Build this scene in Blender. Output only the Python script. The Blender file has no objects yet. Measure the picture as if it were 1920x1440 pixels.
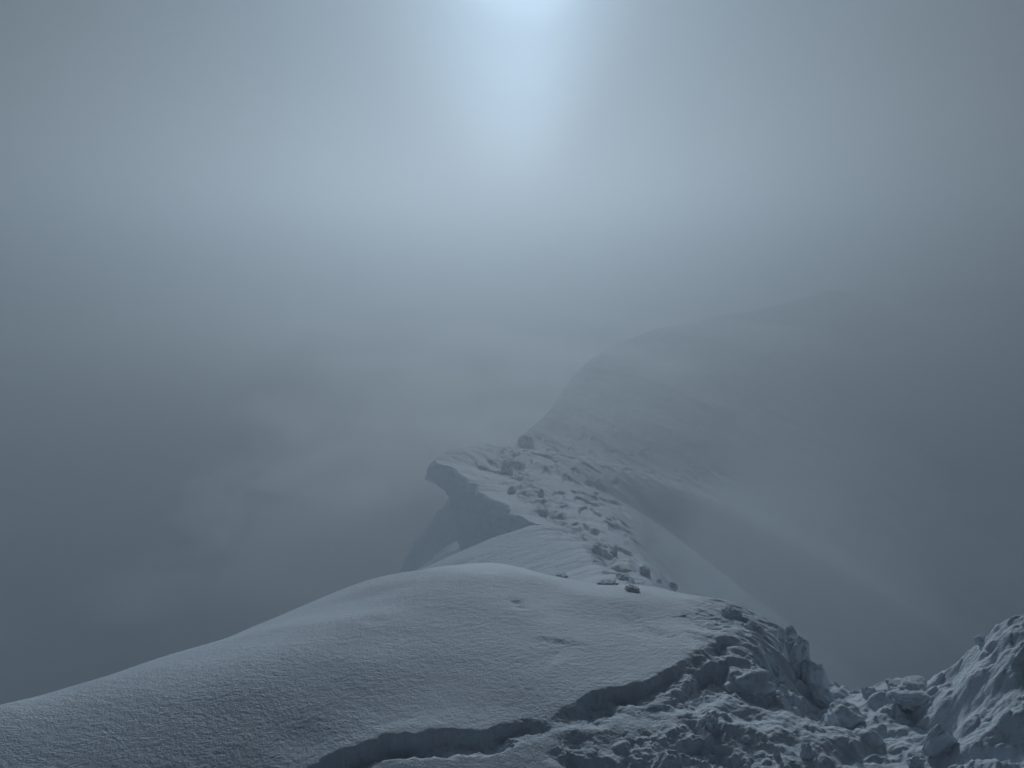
import bpy, math, random
import numpy as np
from mathutils import Vector

# ------------------------------------------------------------------ camera
W, H, F = 1920.0, 1440.0, 1507.0
PITCH = math.radians(-10.5)
cam_d = bpy.data.cameras.new("camera")
cam = bpy.data.objects.new("camera", cam_d)
bpy.context.scene.collection.objects.link(cam)
cam.location = (0, 0, 0)
cam.rotation_euler = (math.radians(90) + PITCH, 0, 0)
cam_d.sensor_width = 36.0
cam_d.lens = F / W * 36.0
cam_d.clip_start = 0.05
cam_d.clip_end = 9000.0
bpy.context.scene.camera = cam

def ray(px, py):
    """horizontal-unit direction (x, y, slope) of the view direction of a photo pixel"""
    u = (np.asarray(px, float) - W / 2) / F
    v = (H / 2 - np.asarray(py, float)) / F
    c, s = math.cos(PITCH), math.sin(PITCH)
    x = u; y = c - v * s; z = s + v * c
    h = np.hypot(x, y)
    return x / h, y / h, z / h
def at(px, py, D):
    x, y, z = ray(px, py)
    return np.array([x * D, y * D, z * D])

# ------------------------------------------------------------------ light
sx, sy, sz = ray(1010, -45)
SUN = Vector((float(sx), float(sy), float(sz))).normalized()
SUN_EL = math.asin(SUN.z); SUN_AZ = math.atan2(SUN.x, SUN.y)
sun_d = bpy.data.lights.new("sun", 'SUN')
sun_d.energy = 4.6
sun_d.angle = math.radians(5.0)
sun_d.color = (0.83, 0.925, 1.0)
sun = bpy.data.objects.new("sun", sun_d)
bpy.context.scene.collection.objects.link(sun)
sun.location = (0, 0, 30)
sun.rotation_euler = SUN.to_track_quat('Z', 'Y').to_euler()

HAZE_DENSITY = 0.012
HAZE_G = 0.48

world = bpy.data.worlds.new("World")
bpy.context.scene.world = world
world.use_nodes = True
nt = world.node_tree
for n in list(nt.nodes): nt.nodes.remove(n)
def N(nt, typ, **kw):
    n = nt.nodes.new(typ)
    for k, v in kw.items(): setattr(n, k, v)
    return n
def math_(nt, op, a, b=None, clamp=False):
    n = nt.nodes.new('ShaderNodeMath'); n.operation = op; n.use_clamp = clamp
    for i, v in enumerate((a, b)):
        if v is None: continue
        if isinstance(v, (int, float)): n.inputs[i].default_value = v
        else: nt.links.new(v, n.inputs[i])
    return n.outputs[0]
sky = N(nt, 'ShaderNodeTexSky', sky_type='NISHITA', sun_disc=False, sun_elevation=SUN_EL,
        sun_rotation=SUN_AZ, altitude=2500, air_density=1.0, dust_density=0.5, ozone_density=3.0)
bg_sky = N(nt, 'ShaderNodeBackground'); bg_sky.inputs[1].default_value = 0.05
nt.links.new(sky.outputs[0], bg_sky.inputs[0])
# thin cloud in front of that sky: forward-scattered glow round the veiled sun
tc = N(nt, 'ShaderNodeTexCoord')
dot = N(nt, 'ShaderNodeVectorMath', operation='DOT_PRODUCT'); dot.inputs[1].default_value = tuple(SUN)
nt.links.new(tc.outputs['Generated'], dot.inputs[0])
g = 0.72
den = math_(nt, 'SUBTRACT', 1 + g * g, math_(nt, 'MULTIPLY', dot.outputs['Value'], 2 * g))
wide = math_(nt, 'POWER', den, -1.5)
g2 = 0.93
den2 = math_(nt, 'SUBTRACT', 1 + g2 * g2, math_(nt, 'MULTIPLY', dot.outputs['Value'], 2 * g2))
tight = math_(nt, 'POWER', den2, -1.5)
noi = N(nt, 'ShaderNodeTexNoise'); noi.inputs['Scale'].default_value = 2.2; noi.inputs['Detail'].default_value = 4
mp = N(nt, 'ShaderNodeMapping'); mp.inputs['Scale'].default_value = (1, 1, 2.2)
nt.links.new(tc.outputs['Generated'], mp.inputs[0]); nt.links.new(mp.outputs[0], noi.inputs['Vector'])
var = math_(nt, 'ADD', math_(nt, 'MULTIPLY', noi.outputs[0], 0.16), 0.92)
WIDE_K, TIGHT_K, BASE_K = 0.0028, 0.0000600, 0.001
rad = math_(nt, 'ADD', math_(nt, 'MULTIPLY', wide, WIDE_K), BASE_K)
rad = math_(nt, 'MULTIPLY', rad, var)
rad = math_(nt, 'ADD', rad, math_(nt, 'MULTIPLY', tight, TIGHT_K))
bg_cl = N(nt, 'ShaderNodeBackground'); bg_cl.inputs[0].default_value = (0.55, 0.78, 1.0, 1)
nt.links.new(rad, bg_cl.inputs[1])
mixw = N(nt, 'ShaderNodeMixShader'); mixw.inputs[0].default_value = 0.93
nt.links.new(bg_sky.outputs[0], mixw.inputs[1]); nt.links.new(bg_cl.outputs[0], mixw.inputs[2])
outw = N(nt, 'ShaderNodeOutputWorld'); nt.links.new(mixw.outputs[0], outw.inputs[0])

sc = bpy.context.scene
sc.view_settings.view_transform = 'Standard'
sc.view_settings.look = 'None'
sc.view_settings.exposure = 0.1
sc.view_settings.gamma = 1.0
sc.cycles.volume_bounces = 8
sc.cycles.max_bounces = 10
sc.cycles.diffuse_bounces = 3
sc.render.engine = 'CYCLES'
COL = sc.collection

# ------------------------------------------------------------------ noise
def _hash(ix, iy, iz, seed):
    h = (ix.astype(np.uint32) * np.uint32(374761393) + iy.astype(np.uint32) * np.uint32(668265263)
         + iz.astype(np.uint32) * np.uint32(2147483647) + np.uint32(seed * 1274126177 & 0xffffffff))
    h = (h ^ (h >> np.uint32(13))) * np.uint32(1274126177)
    h = (h ^ (h >> np.uint32(15))) * np.uint32(2246822519)
    return h ^ (h >> np.uint32(16))
GR = np.array([[1,1,0],[-1,1,0],[1,-1,0],[-1,-1,0],[1,0,1],[-1,0,1],[1,0,-1],[-1,0,-1],[0,1,1],[0,-1,1],[0,1,-1],[0,-1,-1],[1,1,0],[-1,1,0],[0,-1,1],[0,-1,-1]], np.float32)
def perlin(x, y, z=None, seed=0):
    x = np.asarray(x, np.float32); y = np.asarray(y, np.float32)
    z = np.zeros_like(x) + np.float32(0.37 + seed) if z is None else np.asarray(z, np.float32)
    ix = np.floor(x).astype(np.int64); iy = np.floor(y).astype(np.int64); iz = np.floor(z).astype(np.int64)
    fx = x - ix; fy = y - iy; fz = z - iz
    u = fx**3 * (fx * (fx * 6 - 15) + 10); v = fy**3 * (fy * (fy * 6 - 15) + 10); w = fz**3 * (fz * (fz * 6 - 15) + 10)
    r = 0
    for dz in (0, 1):
        for dy in (0, 1):
            for dx in (0, 1):
                gi = GR[(_hash(ix + dx & 0xffffffff, iy + dy & 0xffffffff, iz + dz & 0xffffffff, seed) & np.uint32(15)).astype(np.int64)]
                d = gi[..., 0] * (fx - dx) + gi[..., 1] * (fy - dy) + gi[..., 2] * (fz - dz)
                r = r + d * (u if dx else 1 - u) * (v if dy else 1 - v) * (w if dz else 1 - w)
    return r
def fbm(x, y, z=None, oct=4, seed=0, gain=0.5, ridge=False):
    a, f, s = 1.0, 1.0, 0
    for o in range(oct):
        n = perlin(x * f, y * f, None if z is None else z * f, seed + o * 7)
        if ridge: n = 0.5 - np.abs(n) * 1.6
        s = s + a * n; a *= gain; f *= 2.03
    return s
def sm(e0, e1, x):
    t = np.clip((x - e0) / (e1 - e0), 0, 1); return t * t * (3 - 2 * t)
def cub(x, xs, ys):
    """monotone-ish cubic through points"""
    xs = np.asarray(xs, float); ys = np.asarray(ys, float)
    d = np.diff(ys) / np.diff(xs); m = np.empty_like(ys); m[0] = d[0]; m[-1] = d[-1]
    for i in range(1, len(xs) - 1):
        m[i] = 0 if d[i-1] * d[i] <= 0 else 2 * d[i-1] * d[i] / (d[i-1] + d[i])
    x = np.clip(x, xs[0], xs[-1]); i = np.clip(np.searchsorted(xs, x) - 1, 0, len(xs) - 2)
    h = xs[i+1] - xs[i]; t = (x - xs[i]) / h
    return ((2*t**3 - 3*t**2 + 1) * ys[i] + (t**3 - 2*t**2 + t) * h * m[i] + (-2*t**3 + 3*t**2) * ys[i+1] + (t**3 - t**2) * h * m[i+1])
def clods(x, y, cell, seed, dens=0.8):
    """rounded lumps of random size, one per cell; returns height in cell units"""
    gx = x / cell; gy = y / cell
    ix = np.floor(gx).astype(np.int64); iy = np.floor(gy).astype(np.int64)
    out = np.zeros_like(gx, dtype=np.float32)
    for dx in (-1, 0, 1):
        for dy in (-1, 0, 1):
            cx = ix + dx; cy = iy + dy
            h = _hash(cx & 0xffffffff, cy & 0xffffffff, cx * 0 + 5, seed)
            a = (h & np.uint32(255)) / 255.0; b = ((h >> np.uint32(8)) & np.uint32(255)) / 255.0
            c = ((h >> np.uint32(16)) & np.uint32(255)) / 255.0; e = ((h >> np.uint32(24)) & np.uint32(255)) / 255.0
            r = 0.18 + 0.50 * c * c
            d2 = ((gx - cx - a)**2 + ((gy - cy - b) * (0.8 + 0.5 * e))**2) / r**2
            hh = np.where(e < dens, np.sqrt(np.clip(1 - d2, 0, 1)) * r, 0)
            out = np.maximum(out, hh)
    return out

# ------------------------------------------------------------------ mesh helpers
def grid_mesh(name, P, mat, wrap=False):
    """P: (rows, cols, 3)"""
    R, C = P.shape[:2]
    idx = np.arange(R * C).reshape(R, C)
    a, b, c, d = idx[:-1, :-1], idx[:-1, 1:], idx[1:, 1:], idx[1:, :-1]
    f = np.stack([a, b, c, d], -1).reshape(-1, 4)
    return raw_mesh(name, P.reshape(-1, 3), f, mat)
def raw_mesh(name, V, Fq, mat):
    me = bpy.data.meshes.new(name)
    k = Fq.shape[1]
    me.vertices.add(len(V)); me.vertices.foreach_set('co', np.ascontiguousarray(V, np.float32).ravel())
    me.loops.add(Fq.size); me.loops.foreach_set('vertex_index', np.ascontiguousarray(Fq, np.int32).ravel())
    me.polygons.add(len(Fq)); me.polygons.foreach_set('loop_start', np.arange(0, Fq.size, k, dtype=np.int32))
    me.polygons.foreach_set('use_smooth', np.ones(len(Fq), bool))
    me.update(calc_edges=True); me.validate()
    me.materials.append(mat)
    o = bpy.data.objects.new(name, me); COL.objects.link(o)
    return o
def structure(o): o['kind'] = 'structure'; return o
def thing(o, label, cat, group=None):
    o['label'] = label; o['category'] = cat
    if group: o['group'] = group
    return o

# ------------------------------------------------------------------ materials
def snow_material(name, grain=1.0, col=(0.66, 0.73, 0.81), scale=1.0, patch=True, streak=0.0):
    m = bpy.data.materials.new(name); m.use_nodes = True
    t = m.node_tree; b = t.nodes['Principled BSDF']
    b.inputs['Roughness'].default_value = 0.75
    b.inputs['Specular IOR Level'].default_value = 0.25
    co = N(t, 'ShaderNodeTexCoord')
    def noise(sc_, det, rough=0.6, vec=None):
        n = N(t, 'ShaderNodeTexNoise'); n.inputs['Scale'].default_value = sc_; n.inputs['Detail'].default_value = det
        n.inputs['Roughness'].default_value = rough
        t.links.new(vec or co.outputs['Object'], n.inputs['Vector']); return n.outputs[0]
    # albedo: old wind crust is a little darker than fresh drift
    ramp = N(t, 'ShaderNodeValToRGB')
    ramp.color_ramp.elements[0].position = 0.35; ramp.color_ramp.elements[1].position = 0.65
    ramp.color_ramp.elements[0].color = (col[0]*0.86, col[1]*0.88, col[2]*0.90, 1); ramp.color_ramp.elements[1].color = (*col, 1)
    t.links.new(noise(1.6 / scale, 5), ramp.inputs[0]); t.links.new(ramp.outputs[0], b.inputs['Base Color'])
    g1 = noise(100 / scale, 3, 0.65)
    g2 = noise(28 / scale, 3, 0.6)
    g3 = noise(240 / scale, 2, 0.6)
    hgt = math_(t, 'ADD', math_(t, 'MULTIPLY', g1, 0.012 * scale), math_(t, 'MULTIPLY', g2, 0.018 * scale))
    hgt = math_(t, 'ADD', hgt, math_(t, 'MULTIPLY', g3, 0.003 * scale))
    if patch:
        p = noise(1.1 / scale, 3, 0.6)
        p = math_(t, 'MULTIPLY', math_(t, 'SUBTRACT', p, 0.36), 3.2, clamp=True)
        hgt = math_(t, 'MULTIPLY', hgt, math_(t, 'ADD', math_(t, 'MULTIPLY', p, 0.8), 0.2))
    bump = N(t, 'ShaderNodeBump'); bump.inputs['Strength'].default_value = grain
    bump.inputs['Distance'].default_value = 1.0
    t.links.new(hgt, bump.inputs['Height']); t.links.new(bump.outputs[0], b.inputs['Normal'])
    return m
SNOW = snow_material("fresh_snow", 0.85)
SNOW_ROUGH = snow_material("broken_snow", 0.45, patch=False)
SNOW_MID = snow_material("wind_snow", 0.5, scale=5.0)
SNOW_FAR = snow_material("far_snow", 0.6, scale=25.0)

# ------------------------------------------------------------------ foreground dome (polar grid round the viewpoint)
def az_of(px, py): x, y, z = ray(px, py); return np.degrees(np.arctan2(x, y))
crest = [(-1500,2300,2.2),(-700,1620,2.8),(-300,1435,3.2),(-60,1350,3.5),(0,1332,3.6),(120,1293,3.85),(260,1245,4.1),(420,1190,4.4),(560,1138,4.7),(680,1095,5.0),(775,1070,5.3),
         (850,1059,5.45),(930,1057,5.5),(1040,1078,5.4),(1130,1097,5.3),(1200,1101,5.3),(1280,1114,5.2),(1350,1130,5.0),(1400,1150,4.8),(1440,1175,4.6),(1480,1215,4.3),(1510,1262,4.05),
         (1550,1297,3.9),(1620,1308,3.9),(1680,1314,3.9),(1740,1318,3.9),(1850,1325,3.8),(1950,1335,3.7),(2200,1400,3.4),(2600,1640,2.8),(3400,2300,2.2)]
caz = np.array([az_of(p[0], p[1]) for p in crest]); order = np.argsort(caz)
cz_ = np.array([float(at(*p)[2]) for p in crest])[order]; cD = np.array([p[2] for p in crest])[order]; caz = caz[order]
def base_polar(az, D):
    Dc = cub(az, caz, cD); zc = cub(az, caz, cz_)
    wide = sm(50, 85, np.abs(az)); Dc = Dc + wide * 1.0; zc = zc + wide * 0.1
    lf = sm(-4, -32, az); D0 = 2.4 + 0.45 * lf; z0 = -1.90 + 0.04 * lf
    s1 = zc / Dc * 1.03; s0 = 0.20
    t = (D - D0) / (Dc - D0); h = Dc - D0; tc_ = np.clip(t, 0, 1)
    zin = (2*tc_**3 - 3*tc_**2 + 1) * z0 + (tc_**3 - 2*tc_**2 + tc_) * h * s0 + (-2*tc_**3 + 3*tc_**2) * zc + (tc_**3 - tc_**2) * h * s1
    e = np.clip(D - Dc, 0, None)
    zout = zc + s1 * e - 0.17 * e**2 / (1 + 0.12 * e)
    znear = -1.90 - 0.10 * (1 - np.clip(D / D0, 0, 1)**2)
    return np.where(t < 0, znear, np.where(t > 1, zout, zin))
def hit(px, py):
    """where a photo pixel's line of sight meets the smooth dome"""
    x, y, s = ray(px, py); az = math.degrees(math.atan2(x, y))
    Ds = np.linspace(1.2, 6, 2400); z = base_polar(np.full_like(Ds, az), Ds)
    k = np.argmax(Ds * s <= z) if np.any(Ds * s <= z) else int(np.argmin(np.abs(Ds * s - z)))
    return float(x) * Ds[k], float(y) * Ds[k]
def poly_dist(x, y, pts, vals):
    """distance, side sign (+ = towards camera), value along the curve, arc position"""
    best = np.full(x.shape, 1e9, np.float32); side = np.zeros_like(best); val = np.zeros_like(best)
    for (a, b, va, vb) in zip(pts[:-1], pts[1:], vals[:-1], vals[1:]):
        dx, dy = b[0] - a[0], b[1] - a[1]; L2 = dx*dx + dy*dy
        t = np.clip(((x - a[0]) * dx + (y - a[1]) * dy) / L2, 0, 1)
        d = np.hypot(x - a[0] - t*dx, y - a[1] - t*dy)
        s = np.sign(-( (x - a[0]) * -dy + (y - a[1]) * dx))   # right-hand side of travel
        m = d < best
        best = np.where(m, d, best); side = np.where(m, s, side); val = np.where(m, va + t * (vb - va), val)
    return best * side, val
def smooth_line(pts, n=6):
    P = [pts[0]] + list(pts) + [pts[-1]]; out = []
    for i in range(1, len(P) - 2):
        p0, p1, p2, p3 = (np.array(q, float) for q in P[i-1:i+3])
        for k in range(n):
            t = k / n
            out.append(0.5 * ((2*p1) + (-p0+p2)*t + (2*p0-5*p1+4*p2-p3)*t*t + (-p0+3*p1-3*p2+p3)*t**3))
    out.append(np.array(pts[-1], float)); return out
# ledges: (photo polyline left->right with step height in metres), recovery width
LEDGES = [
    ([(500,1475,0),(560,1448,.03),(610,1428,.05),(656,1412,.05),(718,1388,.06),(777,1374,.06),(852,1371,.055),(914,1368,.045),(947,1356,.03),(997,1354,.026),(1048,1366,0)], 0.055),
    ([(1015,1354,0),(1050,1336,.018),(1093,1314,.045),(1131,1288,.055),(1185,1281,.05),(1235,1269,.04),(1285,1249,.03),(1331,1215,.03),(1360,1209,.024),(1395,1224,0)], 0.085),
    ([(1225,1312,0),(1264,1296,.03),(1290,1278,.045),(1331,1252,.06),(1365,1246,.06),(1400,1262,0)], 0.11),
    ([(1020,1412,0),(1060,1402,.02),(1095,1413,.04),(1130,1428,.05),(1170,1450,.05),(1210,1475,.05)], 0.10),
    ([(960,1184,0),(1018,1188,.004),(1060,1192,.007),(1100,1204,0)], 0.3),
    ([(1035,1376,0),(1058,1376,.012),(1085,1378,.022),(1112,1374,0)], 0.05),
    ([(1190,1130,0),(1205,1150,.010),(1225,1168,.010),(1255,1185,.006),(1300,1210,0)], 0.10),
    ([(1290,1140,0),(1330,1150,.012),(1370,1170,.018),(1420,1190,0)], 0.15),
    ([(1140,1300,0),(1190,1318,.012),(1240,1316,.012),(1290,1330,0)], 0.08),
]
def detail(x, y, az, D, px, py):
    """px, py: photo position of each smooth vertex, used only to look up which part of the dome it belongs to"""
    h = np.zeros_like(x, dtype=np.float32)
    near = (D < 7) & (np.abs(az) < 60)
    xn, yn = x[near], y[near]; hn = np.zeros_like(xn, dtype=np.float32)
    wob = 0.035 * fbm(xn * 4, yn * 4, oct=3, seed=3) + 0.014 * fbm(xn * 19, yn * 19, oct=3, seed=4, gain=0.6) 
    for line, w in LEDGES:
        p = smooth_line([(a, b, c) for a, b, c in line], 4)
        pts = [hit(q[0], q[1]) for q in p]; vals = [max(q[2], 0) for q in p]
        d, v = poly_dist(xn, yn, pts, vals)
        d = d + wob
        drop = sm(-0.02, 0.035, d) * (1 - sm(0.45, 2.1, (d + 0.25 * w * fbm(xn * 7, yn * 7, oct=2, seed=17)) / w))
        lip = np.exp(-((d + 0.02) / 0.07)**2) * 0.15
        hn += v * (lip - drop) + drop * v * 0.55 * fbm(xn * 11, yn * 11, oct=4, seed=18, gain=0.6)
    # wave-like undulation
    hn += 0.045 * fbm(xn * 0.8 + 3, yn * 1.1, oct=2, seed=11)
    for qx, qy, qr, qd in ((968,1126,.022,.012),(974,1133,.02,.012),(712,1083,.02,.01),(560,1385,.06,.008),(700,1160,.03,.006)):
        ax, ay = hit(qx, qy); hn -= qd * np.exp(-(((xn - ax) / (1.6 * qr))**2 + ((yn - ay) / (qr * 1.6))**2))
    # broken trodden zone: right of the dome and near its foot
    X, Y = px[near], py[near]
    rub = np.clip(sm(1330, 1480, X + (Y - 1250) * 1.2), 0, 1)
    rub = np.maximum(rub, sm(1330, 1400, Y) * sm(950, 1150, X) * 0.45)
    rub = np.maximum(rub, 0.0)
    c1 = clods(xn + 0.02 * fbm(xn*9, yn*9, oct=2, seed=5), yn + 0.02 * fbm(xn*9+7, yn*9, oct=2, seed=6), 0.20, 21)
    c2 = clods(xn, yn, 0.075, 22, 0.7)
    c3 = clods(xn, yn, 0.032, 23, 0.7)
    m1 = sm(0.0, 0.3, fbm(xn * 1.9, yn * 1.9, oct=2, seed=8)); m2 = sm(-0.05, 0.25, fbm(xn * 3.1, yn * 3.1, oct=2, seed=7))
    hn += rub * (0.10 * c1 * m1 + 0.05 * c2 * m2 + 0.022 * c3 * sm(-0.1, 0.2, m1 - 0.3) + 0.14 * fbm(xn * 1.7, yn * 1.7, oct=6, seed=9, gain=0.48) + 0.035 * fbm(xn * 9, yn * 9, oct=4, seed=10, gain=0.6) * m1)
    # fine crust everywhere
    patch = sm(-0.15, 0.25, fbm(xn * 1.3, yn * 1.3, oct=3, seed=31))
    hn += (0.4 + 0.6 * patch) * 0.0012 * fbm(xn * 55, yn * 55, oct=3, seed=41, gain=0.6)
    # wind-cut strata on the right shoulder of the dome
    sh = sm(1250, 1400, X) * (1 - sm(1250, 1300, Y)) * (1 - sm(1500, 1540, X))
    q = (xn * 0.80 + yn * 0.60); q2 = (-xn * 0.60 + yn * 0.80)
    hn += sh * 0.05 * fbm(q * 9.0, q2 * 1.6, oct=4, seed=51, gain=0.55)
    h[near] = hn
    return h
def polar_grid(azs, Ds, fn):
    A, Dm = np.meshgrid(azs, Ds); return fn(A, Dm)
def project(x, y, z):
    c, s = math.cos(PITCH), math.sin(PITCH)
    d = y * c + z * s; v = -y * s + z * c
    return W/2 + F * x / d, H/2 - F * v / d
def dome(A, Dm):
    z = base_polar(A, Dm); a = np.radians(A)
    x = Dm * np.sin(a); y = Dm * np.cos(a)
    ok = (y > 0.3)
    px, py = project(x, np.where(ok, y, 1.0), z)
    h = detail(x, y, A, Dm, np.where(ok, px, -9999), np.where(ok, py, 9999))
    h *= 1 - sm(6.5, 7, Dm)
    return np.stack([x, y, z + h], -1)
azs = np.concatenate([np.linspace(-180, -46, 90), np.linspace(-45, -35, 80)[:-1], np.linspace(-35, 35, 1500), np.linspace(35, 45, 80)[1:], np.linspace(46, 180, 90)])
Ds = np.concatenate([np.linspace(0.05, 1.9, 20), np.linspace(1.95, 3.2, 330), np.linspace(3.2, 5.7, 420)[1:], np.linspace(5.75, 7.0, 40), np.geomspace(7.2, 60, 40)])
ground = structure(grid_mesh("snow_ground", polar_grid(azs, Ds, dome), SNOW))

# ------------------------------------------------------------------ bank of shovelled snow on the right
bcrest = [(1560,1372,3.7),(1640,1338,3.75),(1690,1303,3.75),(1730,1284,3.7),(1765,1252,3.65),(1795,1232,3.6),(1825,1204,3.5),(1850,1184,3.45),(1875,1176,3.4),(1905,1160,3.35),(1960,1150,3.3),(2080,1120,3.2),(2300,1150,3.0),(2700,1400,2.7)]
baz = np.array([float(az_of(p[0], p[1])) for p in bcrest]); bz = np.array([float(at(*p)[2]) for p in bcrest]); bD = np.array([p[2] for p in bcrest])
def bank(A, Dm):
    Dc = cub(A, baz, bD); zc = cub(A, baz, bz)
    a = np.radians(A); x = Dm * np.sin(a); y = Dm * np.cos(a)
    g = base_polar(A, Dm)
    rise = (zc - base_polar(A, Dc)) * 0.92
    foot = Dc - 1.25
    t = np.clip((Dm - foot) / (Dc - foot), 0, 1)
    prof = 0.65 * t**1.3 + 0.35 * sm(0.0, 1.0, t)
    e = np.clip(Dm - Dc, 0, None)
    h = rise * prof
    n = 0.10 * fbm((x + y) * 2.2, (x - y) * 1.1 + 4, oct=6, seed=101, gain=0.46) + 0.03 * fbm(x * 4.2, y * 4.2, oct=4, seed=102, ridge=True, gain=0.5) \
        + 0.05 * clods(x, y, 0.16, 103, 0.7) * sm(-.1, .2, fbm(x * 2.5, y * 2.5, oct=2, seed=104)) * 1.6 + 0.03 * clods(x, y, 0.05, 105, 0.7) + 0.012 * fbm(x * 13, y * 13, oct=4, seed=106, gain=0.6)
    z = np.where(e > 0, zc - 0.087 * rise - 0.25 * e - 0.9 * e**2, g + h) + (n - 0.06) * sm(0, 0.25, t)
    z -= 0.25 * sm(0.12, 0, t) + 0.3 * sm(az_of(1640, 1330), az_of(1570, 1330), A)
    return np.stack([x, y, z], -1)
bank_o = thing(grid_mesh("snow_bank", polar_grid(np.linspace(az_of(1560, 1350), 56, 620), np.concatenate([np.linspace(1.4, 4.2, 520), np.linspace(4.25, 8, 40)]), bank), SNOW_ROUGH),
      "lumpy bank of heaped snow rising at the right edge of the photo", "snow bank")

# ------------------------------------------------------------------ chunks of broken snow
import bmesh
_bm = bmesh.new(); bmesh.ops.create_icosphere(_bm, subdivisions=6, radius=1.0)
_bm.verts.ensure_lookup_table()
ICO_V = np.array([v.co[:] for v in _bm.verts]); ICO_F = np.array([[v.index for v in f.verts] for f in _bm.faces]); _bm.free()
ICO_V /= np.linalg.norm(ICO_V, axis=1)[:, None]
def chunk(name, label, px, py, w, h, D, seed, depth=1.0, boxy=0.5, rot=0.0, tilt=0.0, rough=1.0, group=None, mat=None, sink=0.25, shape=None, on=None):
    """w, h: width and height in photo pixels at distance D"""
    if on is not None:
        org = Vector((0, 0, 0)); dr = Vector([float(q) for q in at(px, py + 0.38 * h, 1.0)]).normalized()
        ok, loc, nrm, _ = on.ray_cast(org, dr)
        if ok and abs(math.hypot(loc.x, loc.y) / D - 1) < 0.35: D = math.hypot(loc.x, loc.y)
    c = at(px, py, D); m = D / F * 1.05
    p = ICO_V.copy()
    pn = (np.abs(p)**5).sum(1)**(1 / 5.0)
    p = p / (pn[:, None]**boxy)
    d = 0.30 * fbm(p[:, 0] * 1.1 + seed, p[:, 1] * 1.1, p[:, 2] * 1.1, oct=2, seed=seed) + rough * (0.15 * fbm(p[:, 0] * 2.0, p[:, 1] * 2.0 + seed, p[:, 2] * 2.0, oct=4, seed=seed + 1, gain=0.45))
    p = p * (1 + d)[:, None]
    if shape: p = shape(p)
    p = p * np.array([w / 2 * m, w / 2 * m * depth, h / 2 * m * (1 + sink)])
    ct, st = math.cos(tilt), math.sin(tilt); x = p[:, 0] * ct + p[:, 2] * st; z = -p[:, 0] * st + p[:, 2] * ct; p[:, 0], p[:, 2] = x, z
    cr, sr = math.cos(rot), math.sin(rot); x = p[:, 0] * cr - p[:, 1] * sr; y = p[:, 0] * sr + p[:, 1] * cr; p[:, 0], p[:, 1] = x, y
    p[:, 2] -= h / 2 * m * sink
    o = raw_mesh(name, p, ICO_F, mat or SNOW_ROUGH); o.location = c
    return thing(o, label, "snow chunk", group)
def cone(p): q = p.copy(); k = 1 - 0.42 * (p[:, 2] + 1); q[:, 0] *= k; q[:, 1] *= k; return q
def wedge(p): q = p.copy(); q[:, 2] *= 0.75 - 0.35 * p[:, 0]; return q
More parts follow.
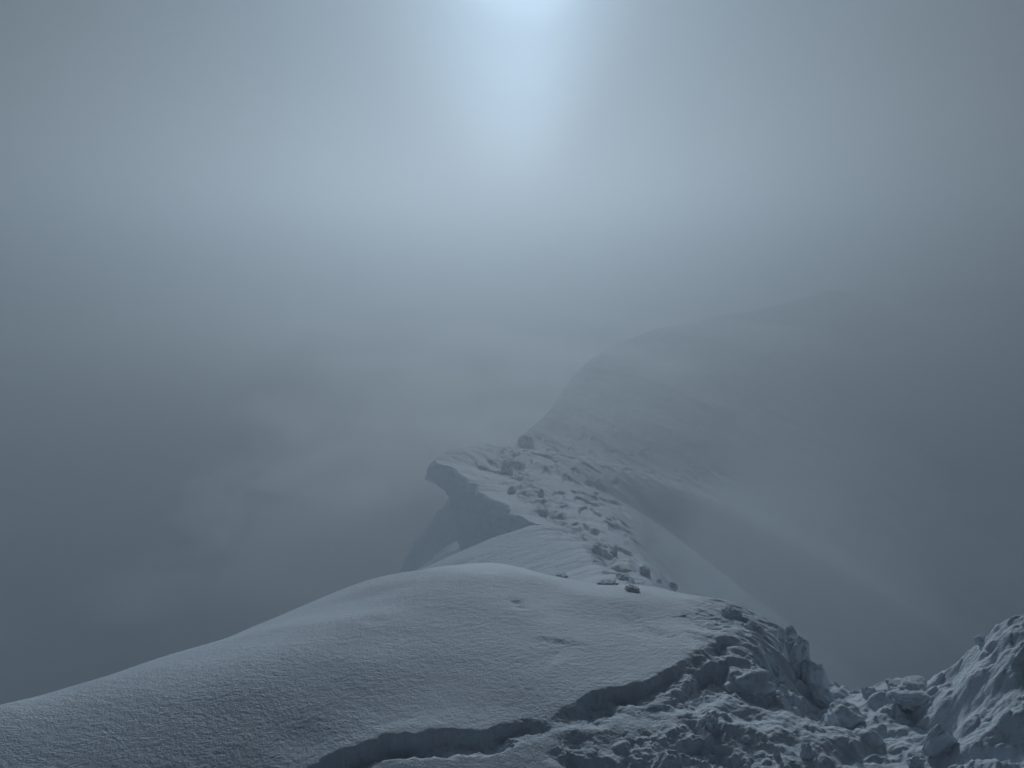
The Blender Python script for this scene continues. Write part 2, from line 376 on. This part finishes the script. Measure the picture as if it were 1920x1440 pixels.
CH = [
  ("large rounded snow block with a dark hollow front below the dome's curling edge", 1403,1272,108,44,3.15,1, dict(depth=.9,boxy=.2,rough=.8,sink=.6)),
  ("rough dark clump of icy snow on the dome crest, left of its right shoulder", 1186,1105,32,14,5.2,2, dict(rough=2.4,boxy=.2)),
  ("low crumbly snow clod lying on the dome crest at the ridge's near end", 1138,1094,46,10,5.35,3, dict(rough=2.0,boxy=.2)),
  ("thin flat crust of snow on the dome crest right of its top", 1053,1079,26,6,5.42,4, dict(rough=1.5,boxy=.2)),
  ("jagged snow lump on the dome's skyline where the shoulder begins to break up", 1372,1150,44,26,4.95,5, dict(rough=1.6,tilt=.5)),
  ("pointed snow lump on the skyline between two larger blocks of the right shoulder", 1420,1178,44,28,4.75,6, dict(rough=1.6,tilt=.4,shape=wedge)),
  ("dark round-headed snow block topping the stack on the right shoulder", 1476,1196,32,36,4.45,7, dict(rough=1.3,boxy=.3)),
  ("tall dark snow pillar bulging from the right shoulder's skyline", 1496,1233,40,66,4.3,8, dict(boxy=.6,rough=.8,tilt=-.1)),
  ("upright grey snow slab leaning at the foot of the right shoulder", 1529,1273,42,54,4.1,9, dict(boxy=.5,tilt=-.25,depth=.6,rough=.7)),
  ("wedge-shaped dark snow slab lying below the leaning grey slab", 1534,1302,50,24,3.85,10, dict(boxy=.6,tilt=.45,rough=.6)),
  ("small dark clump standing on the saddle left of the snow bank", 1631,1298,30,22,3.95,12, dict(rough=1.8,boxy=.2)),
  ("wide dark-faced snow block at the left foot of the bank", 1706,1299,92,34,3.8,13, dict(rough=1.2,boxy=.6)),
  ("small square clod on top of the wide block by the bank", 1688,1287,16,12,3.75,14, dict(rough=1.2,boxy=.7)),
  ("soft grey snow hump in the hollow right of the trodden mound", 1583,1340,74,46,3.35,15, dict(rough=.8,boxy=.3)),
  ("upright snow block with a dark front standing near the lower edge", 1513,1408,24,36,2.65,16, dict(boxy=.5,rough=.8)),
  ("small pointed snow cone left of the upright block near the lower edge", 1457,1409,22,34,2.65,17, dict(shape=cone,boxy=.1)),
  ("small round snow nodule resting in the shallow groove", 1400,1385,20,14,2.75,18, dict(rough=1.0,boxy=.2)),
  ("thin snow spike at the very lower edge right of the upright block", 1530,1430,16,34,2.55,19, dict(shape=cone,boxy=.1)),
  ("sharp-cornered snow slab added for a dark pit in the rubble before the bank", 1764,1392,56,58,2.75,20, dict(boxy=.7,tilt=.4,rough=.8,depth=.5)),  # solid slab added in place of a dark hole
  ("broad dark snow boulder half buried at the right edge's lower corner", 1888,1383,72,34,2.75,21, dict(boxy=.4,rough=.8)),  # solid lump added where the snow only has a dark pit
  ("pale snow knob between the dark slab and the bank", 1798,1367,26,24,3.0,22, dict(rough=1.0,boxy=.3)),
  ("low snow lump at the lower edge below the dark slab", 1716,1426,36,20,2.6,23, dict(rough=1.0,boxy=.3)),
  ("flat snow plate tilted on the slope between mound and bank", 1697,1352,40,12,3.3,24, dict(boxy=.5,tilt=.4,rough=.6)),
  ("small lump casting a dark spot in the mound's left side", 1332,1348,30,18,2.95,25, dict(rough=1.4,tilt=.6)),
  ("rounded clod on the bank's skyline", 1842,1200,26,18,3.5,26, dict(rough=1.2,boxy=.2)),
]
bpy.context.view_layer.update()
for label, px_, py_, w_, h_, D_, sd, kw in CH:
    chunk("snow_chunk", label, px_, py_, w_ * (1 if sd in (7, 8, 9, 10) else 0.78), h_ * (1.1 if sd in (7, 8, 9, 10) else 0.75), D_, sd, on=ground, **kw)
# ------------------------------------------------------------------ ridge beyond: lofted sections running away from the dome
EDGE = [(1185,1110,9.0),(1150,1085,11),(1133,1066,12),(1100,1038,13.5),(1040,1000,16),(965,960,19.5),(900,915,24),(850,880,28),(815,862,30),(838,846,31.5),(885,833,33.5),(930,835,36),
        (962,850,39),(966,832,41.5),(985,812,44),(1030,770,50),(1055,732,58),(1090,690,69),(1130,660,80),(1180,635,95),(1240,615,110),(1320,600,125),(1400,585,140),(1500,560,158),(1560,545,170)]
EP = np.array([at(*e) for e in EDGE])
EP = np.vstack([EP, [[88, 190, -17], [120, 230, -30], [170, 300, -60]]])
EY = EP[:, 1]
KY   = [9,   11,  16,  21,  28,  40,  80, 120, 170, 230, 300]
SHW  = [.55, .75, 1.7, 3.2, 5.6, 9.5, 15, 14,  8,  10, 20]    # flat shoulder right of the edge
SHS  = [.25, .2, .12, .10, .10, .10, .16, .2, .25, .3, .3]        # its cross slope
FALL = [1.6, 1.5, 1.2, 1.0, .8, .62, .55, .6, .8, .7, .6]     # slope beyond it
CORN = np.interp
def ridge(rows, nl, nr):
    y = rows[:, None]
    ex = cub(rows, EY, EP[:, 0])[:, None]; ez = cub(rows, EY, EP[:, 2])[:, None]
    c = (sm(17, 26, rows) * (1 - sm(33, 38, rows)))[:, None]
    far = sm(38, 60, rows)[:, None]
    # left profile
    nose = (np.exp(-((rows - 30) / 1.9)**2))[:, None]
    nearw = (1 - sm(16.5, 23, rows))[:, None]
    Hh = 0.0 + 3.65 * c + 2.5 * far; r = 0.01 + 0.54 * c + 0.3 * nose
    lip = 0.02 + 0.88 * c + 1.15 * nose
    z0 = 0 * y
    prof = [(z0, z0), (-0.10 * lip, -0.12 * lip), (-0.10 * lip, -0.34 * lip), (0.10 * lip, -0.48 * lip), (r * 0.75, -0.62 * lip - 0.1 * Hh), (r, -Hh * 0.65), (r * 0.95 + 0.1 - 0.28 * nearw, -Hh - 0.1 + 0.06 * nearw),
            (r - 0.6, -Hh - 0.4 + 0.22 * nearw), (r - 2.4 , -Hh - 1.9 + 1.0 * nearw), (r - 4.6, -Hh - 4.8 + 2.2 * nearw), (r - 9, -Hh - 16), (r - 30, -Hh - 60)]
    PX = np.concatenate([p[0] + z0 for p in prof], 1); PZ = np.concatenate([p[1] + z0 for p in prof], 1)
    knots = np.array([0, .05, .12, .18, .26, .42, .55, .62, .76, .86, .93, 1.0])
    q = np.linspace(0, 1, nl)
    LX = np.empty((len(rows), nl)); LZ = np.empty_like(LX)
    for j in range(len(rows)):
        LX[j] = cub(q, knots, PX[j]); LZ[j] = cub(q, knots, PZ[j])
    # right profile
    t = np.linspace(0, 1, nr)[None, 1:]
    off = (0.9 * y + 10) * (0.35 * t + 0.65 * t**2.6)
    w = cub(rows, KY, SHW)[:, None]; s = cub(rows, KY, SHS)[:, None]; f = cub(rows, KY, FALL)[:, None]
    e = off - w; soft = (0.09 + 0.30 * sm(22, 45, y)) * w + 0.08
    se = soft * np.logaddexp(0, np.clip(e / soft, -40, 40)) 
    se = np.where(e / soft > 40, e, se) - soft * np.logaddexp(0, -w / soft)
    RZ = -s * off - (f - s) * se + 0.10 * (1 - np.exp(-off / 0.3)) * (1 - far) * 0
    X = np.concatenate([LX[:, ::-1], off], 1) + ex
    Z = np.concatenate([LZ[:, ::-1], RZ], 1) + ez
    Y = y + 0 * X
    Loff = np.concatenate([LX[:, ::-1] * 0 - 1, off], 1)
    return X, Y, Z, Loff
rows = np.concatenate([np.linspace(8.5, 14, 170), np.linspace(14, 24, 200)[1:], np.linspace(24, 45, 260)[1:], np.geomspace(45, 300, 260)[1:]])
X, Y, Z, LO = ridge(rows, 170, 520)
sw_ = cub(rows, KY, SHW)[:, None]
ex_ = cub(rows, EY, EP[:, 0])[:, None]
px, py = project(X, Y, Z)
topm = (LO >= 0).astype(np.float32)
dsc = np.clip(Y / 18, 0.6, 6)                                  # detail grows with distance so that it stays legible
# wind furrows running away down to the right
a1 = X * 0.48 - Y * 0.88; a2 = X * 0.88 + Y * 0.48
nz = 0
for k_, sc_ in enumerate((0.25, 0.7, 2.0)):
    wgt = np.exp(-(np.log(np.clip(Y, 1, None) / (14 * 2.4**k_)) / 0.8)**2)
    nz = nz + wgt * (0.11 - 0.108 * sm(0.0, 1.0, (LO - sw_) / (0.06 * Y + 0.5))) * sc_ * fbm(a2 / sc_, a1 / (5 * sc_), oct=3, seed=61 + k_, gain=0.55) * topm
nz += 0.13 * fbm(X / 3.0, Y / 9.0, oct=4, seed=62) * sm(0.0, 1.5, np.abs(LO)) * (1 - 0.8 * sm(0.0, 1.5, LO - sw_))
# trodden trail: rubble and pits along the shoulder
trail_x = cub(rows, [9, 11, 13, 16, 20, 26, 33, 40, 60], [float(at(px_, 900, 1)[0] / at(px_, 900, 1)[1]) * yy for px_, yy in
                ((1235, 9), (1215, 11), (1165, 13), (1120, 16), (1040, 20), (985, 26), (950, 33), (960, 40), (1000, 60))])[:, None]
tm = np.exp(-((X - trail_x) / (0.016 * Y + 0.2))**2) * topm * (1 - sm(38, 50, Y))
tm2 = np.exp(-((X - (trail_x + 0.08 * Y)) / (0.05 * Y))**2) * topm * (1 - sm(24, 40, Y)) * 0.22
tr = np.clip(tm + tm2, 0, 1)
cl = clods(X, Y / 1.9, 0.42, 71, 0.75) * 0.42 + clods(X, Y / 1.9, 0.18, 72, 0.7) * 0.18
nz += tr * (0.42 * cl + 0.12 * fbm(X * 1.6, Y * 0.6, oct=5, seed=73))
nz -= tm * 0.12
nz += topm * 0.02 * fbm(X * 5, Y * 2, oct=4, seed=74)
pit = (1 - sm(0, 0.8, LO - sw_)) * sm(0.16, 0.30, fbm(X * 1.9, Y * 0.7, oct=2, seed=76)) * topm * sm(0.6, 1.5, LO)
nz -= 0.09 * pit * (1 - sm(30, 60, Y))
Zt = Z + nz * topm * sm(0.0, 0.05 + 0.02 * Y, LO)
# rough wall face: horizontal displacement
wl = (1 - topm)
rough = fbm(Y * 1.4, Z * 1.8, oct=5, seed=81, gain=0.55)
Xt = X + wl * 0.22 * rough * sm(15, 22, Y) * sm(0.1, 0.5, cub(rows, EY, EP[:, 2])[:, None] - Z)
Xt += wl * 0.05 * fbm(Y * 3, Z * 4, oct=4, seed=82)
# crest edge wobble
edge_w = 0.13 * fbm(Y * 1.1, Y * 0 + 3.3, oct=4, seed=83) * np.exp(-(np.abs(X - ex_) / 0.8)**2)
Xt += edge_w; Zt += 0.6 * edge_w
grid = np.stack([Xt, Y + 0 * X, Zt], -1)
ridge_o = structure(grid_mesh("snow_ridge", grid, SNOW_MID))

MCH = [
  ("blocky snow lump at the left end of the trail's near rubble, beyond the dome", 1168,1082,34,20,10.5,31, dict(rough=1.2)),
  ("angular snow block with a dark right face standing beyond the dome crest", 1208,1070,30,26,10.6,32, dict(boxy=.8,rough=.6)),
  ("small dark clod just beyond the dome crest, right of the angular block", 1236,1088,15,10,10.0,33, dict(rough=1.2)),
  ("dark ragged snow lump at the right end of the rubble beyond the dome", 1262,1097,24,16,9.8,34, dict(rough=1.3,tilt=.5)),
  ("dark faced block in the trail where it nears the dome", 1118,1028,24,20,13.5,35, dict(rough=1.0,boxy=.5)),
  ("dark block beside the trail, right of the dark faced block", 1150,1036,22,18,13.5,36, dict(rough=1.0,boxy=.5)),
  ("double-headed snow block midway along the trail", 1015,962,32,22,19,37, dict(rough=1.4,boxy=.3)),
  ("steep block in the trail just below the cornice top", 960,920,22,24,24,38, dict(rough=1.2,boxy=.5)),
  ("dark broken snow wall on top of the cornice at its right end", 950,880,36,50,30,39, dict(rough=2.0,boxy=.3)),
  ("snow tower rising behind the cornice on the ridge skyline", 985,828,44,36,43,40, dict(rough=1.0,boxy=.5)),
  ("small stack of snow lumps on the slope right of the cornice", 1014,925,16,30,24,41, dict(rough=1.8,boxy=.3)),
]
bpy.context.view_layer.update()
for label, px_, py_, w_, h_, D_, sd, kw in MCH:
    chunk("snow_chunk", label, px_, py_, w_ * 0.65, h_ * 0.5, D_, sd, mat=SNOW_MID, on=ridge_o, sink=0.7, **kw)

# ------------------------------------------------------------------ far plateau and valley floor
def plateau(A, Dm):
    a = np.radians(A); x = Dm * np.sin(a); y = Dm * np.cos(a)
    n = fbm(x / 70, y / 45, oct=5, seed=91); n2 = fbm(x / 22, y / 9, oct=4, seed=92, ridge=True)
    edge = 230 + 60 * fbm(A / 14, A * 0 + 1.7, oct=3, seed=93) + 30 * sm(5, -25, A)
    t = sm(-35, 35, Dm - edge)
    z = -15.5 + 5 * n + 2.2 * n2 - 0.006 * (Dm - 150)
    z = np.where(t < 1, -62 + (z + 62) * t, z)
    return np.stack([x, y, z], -1)
plat = structure(grid_mesh("snow_plateau", polar_grid(np.linspace(-60, 60, 500), np.geomspace(70, 900, 300), plateau), SNOW_FAR))
def valley(A, Dm):
    a = np.radians(A); x = Dm * np.sin(a); y = Dm * np.cos(a)
    z = -64 + 4 * fbm(x / 120, y / 120, oct=4, seed=95)
    return np.stack([x, y, z], -1)
val = structure(grid_mesh("valley_floor", polar_grid(np.linspace(-180, 180, 241), np.geomspace(3, 1400, 120), valley), SNOW_FAR))

# ------------------------------------------------------------------ haze
mh = bpy.data.materials.new("haze"); mh.use_nodes = True
t = mh.node_tree
for n in list(t.nodes): t.nodes.remove(n)
pv = N(t, 'ShaderNodeVolumePrincipled'); pv.inputs['Color'].default_value = (0.885, 0.95, 1.0, 1)
pv.inputs['Density'].default_value = HAZE_DENSITY; pv.inputs['Anisotropy'].default_value = HAZE_G
o_ = N(t, 'ShaderNodeOutputMaterial'); t.links.new(pv.outputs[0], o_.inputs['Volume'])
b = 1500.0; z0, z1 = -75.0, 12.0
V = np.array([(x, y, z) for z in (z0, z1) for y in (-b, b) for x in (-b, b)])
Fq = np.array([(0,2,3,1),(4,5,7,6),(0,1,5,4),(2,6,7,3),(0,4,6,2),(1,3,7,5)])
hz = raw_mesh("haze", V, Fq, mh); hz['kind'] = 'stuff'
for p in hz.data.polygons: p.use_smooth = False

# ------------------------------------------------------------------ cloud deck added high above to shade the sides, thinnest before the sun
DECK_G = 0.6
DECK_C = (0.35, 0.425, 0.49, 1)  # dark, absorbing colour so the added deck also dims the upper corners
md = bpy.data.materials.new("added_shade_cloud"); md.use_nodes = True
t = md.node_tree
for n in list(t.nodes): t.nodes.remove(n)
pv = N(t, 'ShaderNodeVolumePrincipled'); pv.inputs['Color'].default_value = DECK_C
pv.inputs['Density'].default_value = 0.01; pv.inputs['Anisotropy'].default_value = DECK_G
o_ = N(t, 'ShaderNodeOutputMaterial'); t.links.new(pv.outputs[0], o_.inputs['Volume'])
ZC = 150.0
u_ = np.linspace(-1, 1, 301); xs = 900 * u_ + 5000 * u_**5; ys = np.concatenate([np.linspace(250, 1100, 180), np.geomspace(1110, 7500, 80)])
GX, GY = np.meshgrid(xs, ys)
gx = GX - ZC * sx / sz; gy = GY - ZC * sy / sz           # the spot of fog each bit of cloud shades
TAU_MIN, TAU_SIDE, TAU_FAR, TAU_MAX = 0.55, 5.5, 1.0, 9.0
wx = 95 * (1 + np.clip(gy, 0, 2500) / 533.0)
wx = np.where(gx > 0, 0.72 * wx, wx)
tau = TAU_MIN + TAU_SIDE * (gx / wx)**2 / (1 + (gx / wx)**2) + TAU_FAR * sm(30, 330, gy)
tau = tau + 0.5 * sm(-0.3, 0.5, fbm(gx / 80, gy / 160, oct=2, seed=301)) * sm(90, 220, np.abs(gx) / (1 + np.clip(gy, 0, 2500) / 533.0))
tau = TAU_MAX * (1 - np.exp(-tau / TAU_MAX))
th = tau / (0.01 / sz) + 2.0
top = np.stack([GX, GY, ZC + th], -1).reshape(-1, 3); bot = np.stack([GX, GY, ZC + 0 * th], -1).reshape(-1, 3)
R_, C_ = GX.shape; idx = np.arange(R_ * C_).reshape(R_, C_); nn = R_ * C_
q = np.stack([idx[:-1, :-1], idx[:-1, 1:], idx[1:, 1:], idx[1:, :-1]], -1).reshape(-1, 4)
ring = np.concatenate([idx[0, :], idx[1:, -1], idx[-1, -2::-1], idx[-2:0:-1, 0]]); r2 = np.roll(ring, -1)
side = np.stack([ring, ring + nn, r2 + nn, r2], -1)[:, ::-1]
deck = raw_mesh("added_shade_cloud", np.vstack([top, bot]), np.vstack([q, q[:, ::-1] + nn, side[:, ::-1]]), md)
deck['kind'] = 'stuff'

# ------------------------------------------------------------------ sea of cloud lying in the valley and over the plateau
cm = bpy.data.materials.new("cloud_sea"); cm.use_nodes = True
t = cm.node_tree
for n in list(t.nodes): t.nodes.remove(n)
pv = N(t, 'ShaderNodeVolumePrincipled'); pv.inputs['Color'].default_value = (0.985, 0.995, 1.0, 1)
pv.inputs['Density'].default_value = 0.04; pv.inputs['Anisotropy'].default_value = 0.45
o_ = N(t, 'ShaderNodeOutputMaterial'); t.links.new(pv.outputs[0], o_.inputs['Volume'])
GX, GY = np.meshgrid(np.linspace(-420, 420, 280), np.concatenate([np.linspace(12, 200, 180), np.geomspace(202, 900, 120)]))
top_z = -19 + 4.0 * fbm(GX / 60, GY / 45, oct=5, seed=311, gain=0.5) + 6.0 * fbm(GX / 22, GY / 11, oct=4, seed=312, ridge=True) - 7 * sm(150, 60, GY) - 12 * sm(60, 15, GY)
top = np.stack([GX, GY, top_z], -1).reshape(-1, 3); bot = np.stack([GX, GY, 0 * GX - 70], -1).reshape(-1, 3)
R_, C_ = GX.shape; idx = np.arange(R_ * C_).reshape(R_, C_); nn = R_ * C_
q = np.stack([idx[:-1, :-1], idx[:-1, 1:], idx[1:, 1:], idx[1:, :-1]], -1).reshape(-1, 4)
ring = np.concatenate([idx[0, :], idx[1:, -1], idx[-1, -2::-1], idx[-2:0:-1, 0]]); r2 = np.roll(ring, -1)
side = np.stack([ring, ring + nn, r2 + nn, r2], -1)
seac = raw_mesh("cloud_sea", np.vstack([top, bot]), np.vstack([q, q[:, ::-1] + nn, side]), cm)
seac['kind'] = 'stuff'

# ------------------------------------------------------------------ denser fog hanging against the lee slope on the right
def fog_bank(px, py, D, rx, ry, rz, dens, seed, amp=0.35, fr=1.2, col=(0.86, 0.93, 0.98, 1)):
    m = bpy.data.materials.new("fog_bank"); m.use_nodes = True; t = m.node_tree
    for n in list(t.nodes): t.nodes.remove(n)
    pv = N(t, 'ShaderNodeVolumePrincipled'); pv.inputs['Color'].default_value = col
    pv.inputs['Density'].default_value = dens; pv.inputs['Anisotropy'].default_value = 0.5
    o_ = N(t, 'ShaderNodeOutputMaterial'); t.links.new(pv.outputs[0], o_.inputs['Volume'])
    p = ICO_V[:]; d = amp * fbm(p[:, 0] * fr + seed, p[:, 1] * fr, p[:, 2] * fr, oct=3 if amp < .4 else 5, seed=seed, gain=0.45)
    p = p * (1 + d)[:, None] * np.array([rx, ry, rz])
    o = raw_mesh("fog_bank", p, ICO_F, m); o.location = at(px, py, D); o['kind'] = 'stuff'
for a in [(1600, 1210, 16, 4.6, 5, 3.6, 0.022, 208), (1480, 1140, 15, 2.6, 3.5, 2.2, 0.035, 205), (1480, 1010, 24, 4.4, 6.0, 3.6, 0.018, 206)]:
    fog_bank(*a)
W1 = dict(amp=0.6, fr=1.7, col=(0.99, 1.0, 1.0, 1))  # pale extra wisps, added to brighten the mist behind and around the cornice
for a in [(800, 900, 52, 14, 13, 5.5, 0.034, 221), (960, 770, 75, 20, 18, 6.0, 0.038, 222), (700, 720, 95, 26, 20, 6.5, 0.025, 223), (900, 620, 130, 42, 28, 7.0, 0.022, 224),
          (420, 640, 120, 30, 24, 6.0, 0.020, 225), (1130, 560, 190, 45, 30, 6.0, 0.020, 226), (640, 540, 200, 60, 34, 6.5, 0.018, 227), (1640, 640, 210, 55, 24, 7.0, 0.03, 228), (600, 1080, 40, 9, 8, 4.0, 0.025, 229)]:
    fog_bank(*a[:6], a[6] * 1.6, a[7], **W1)
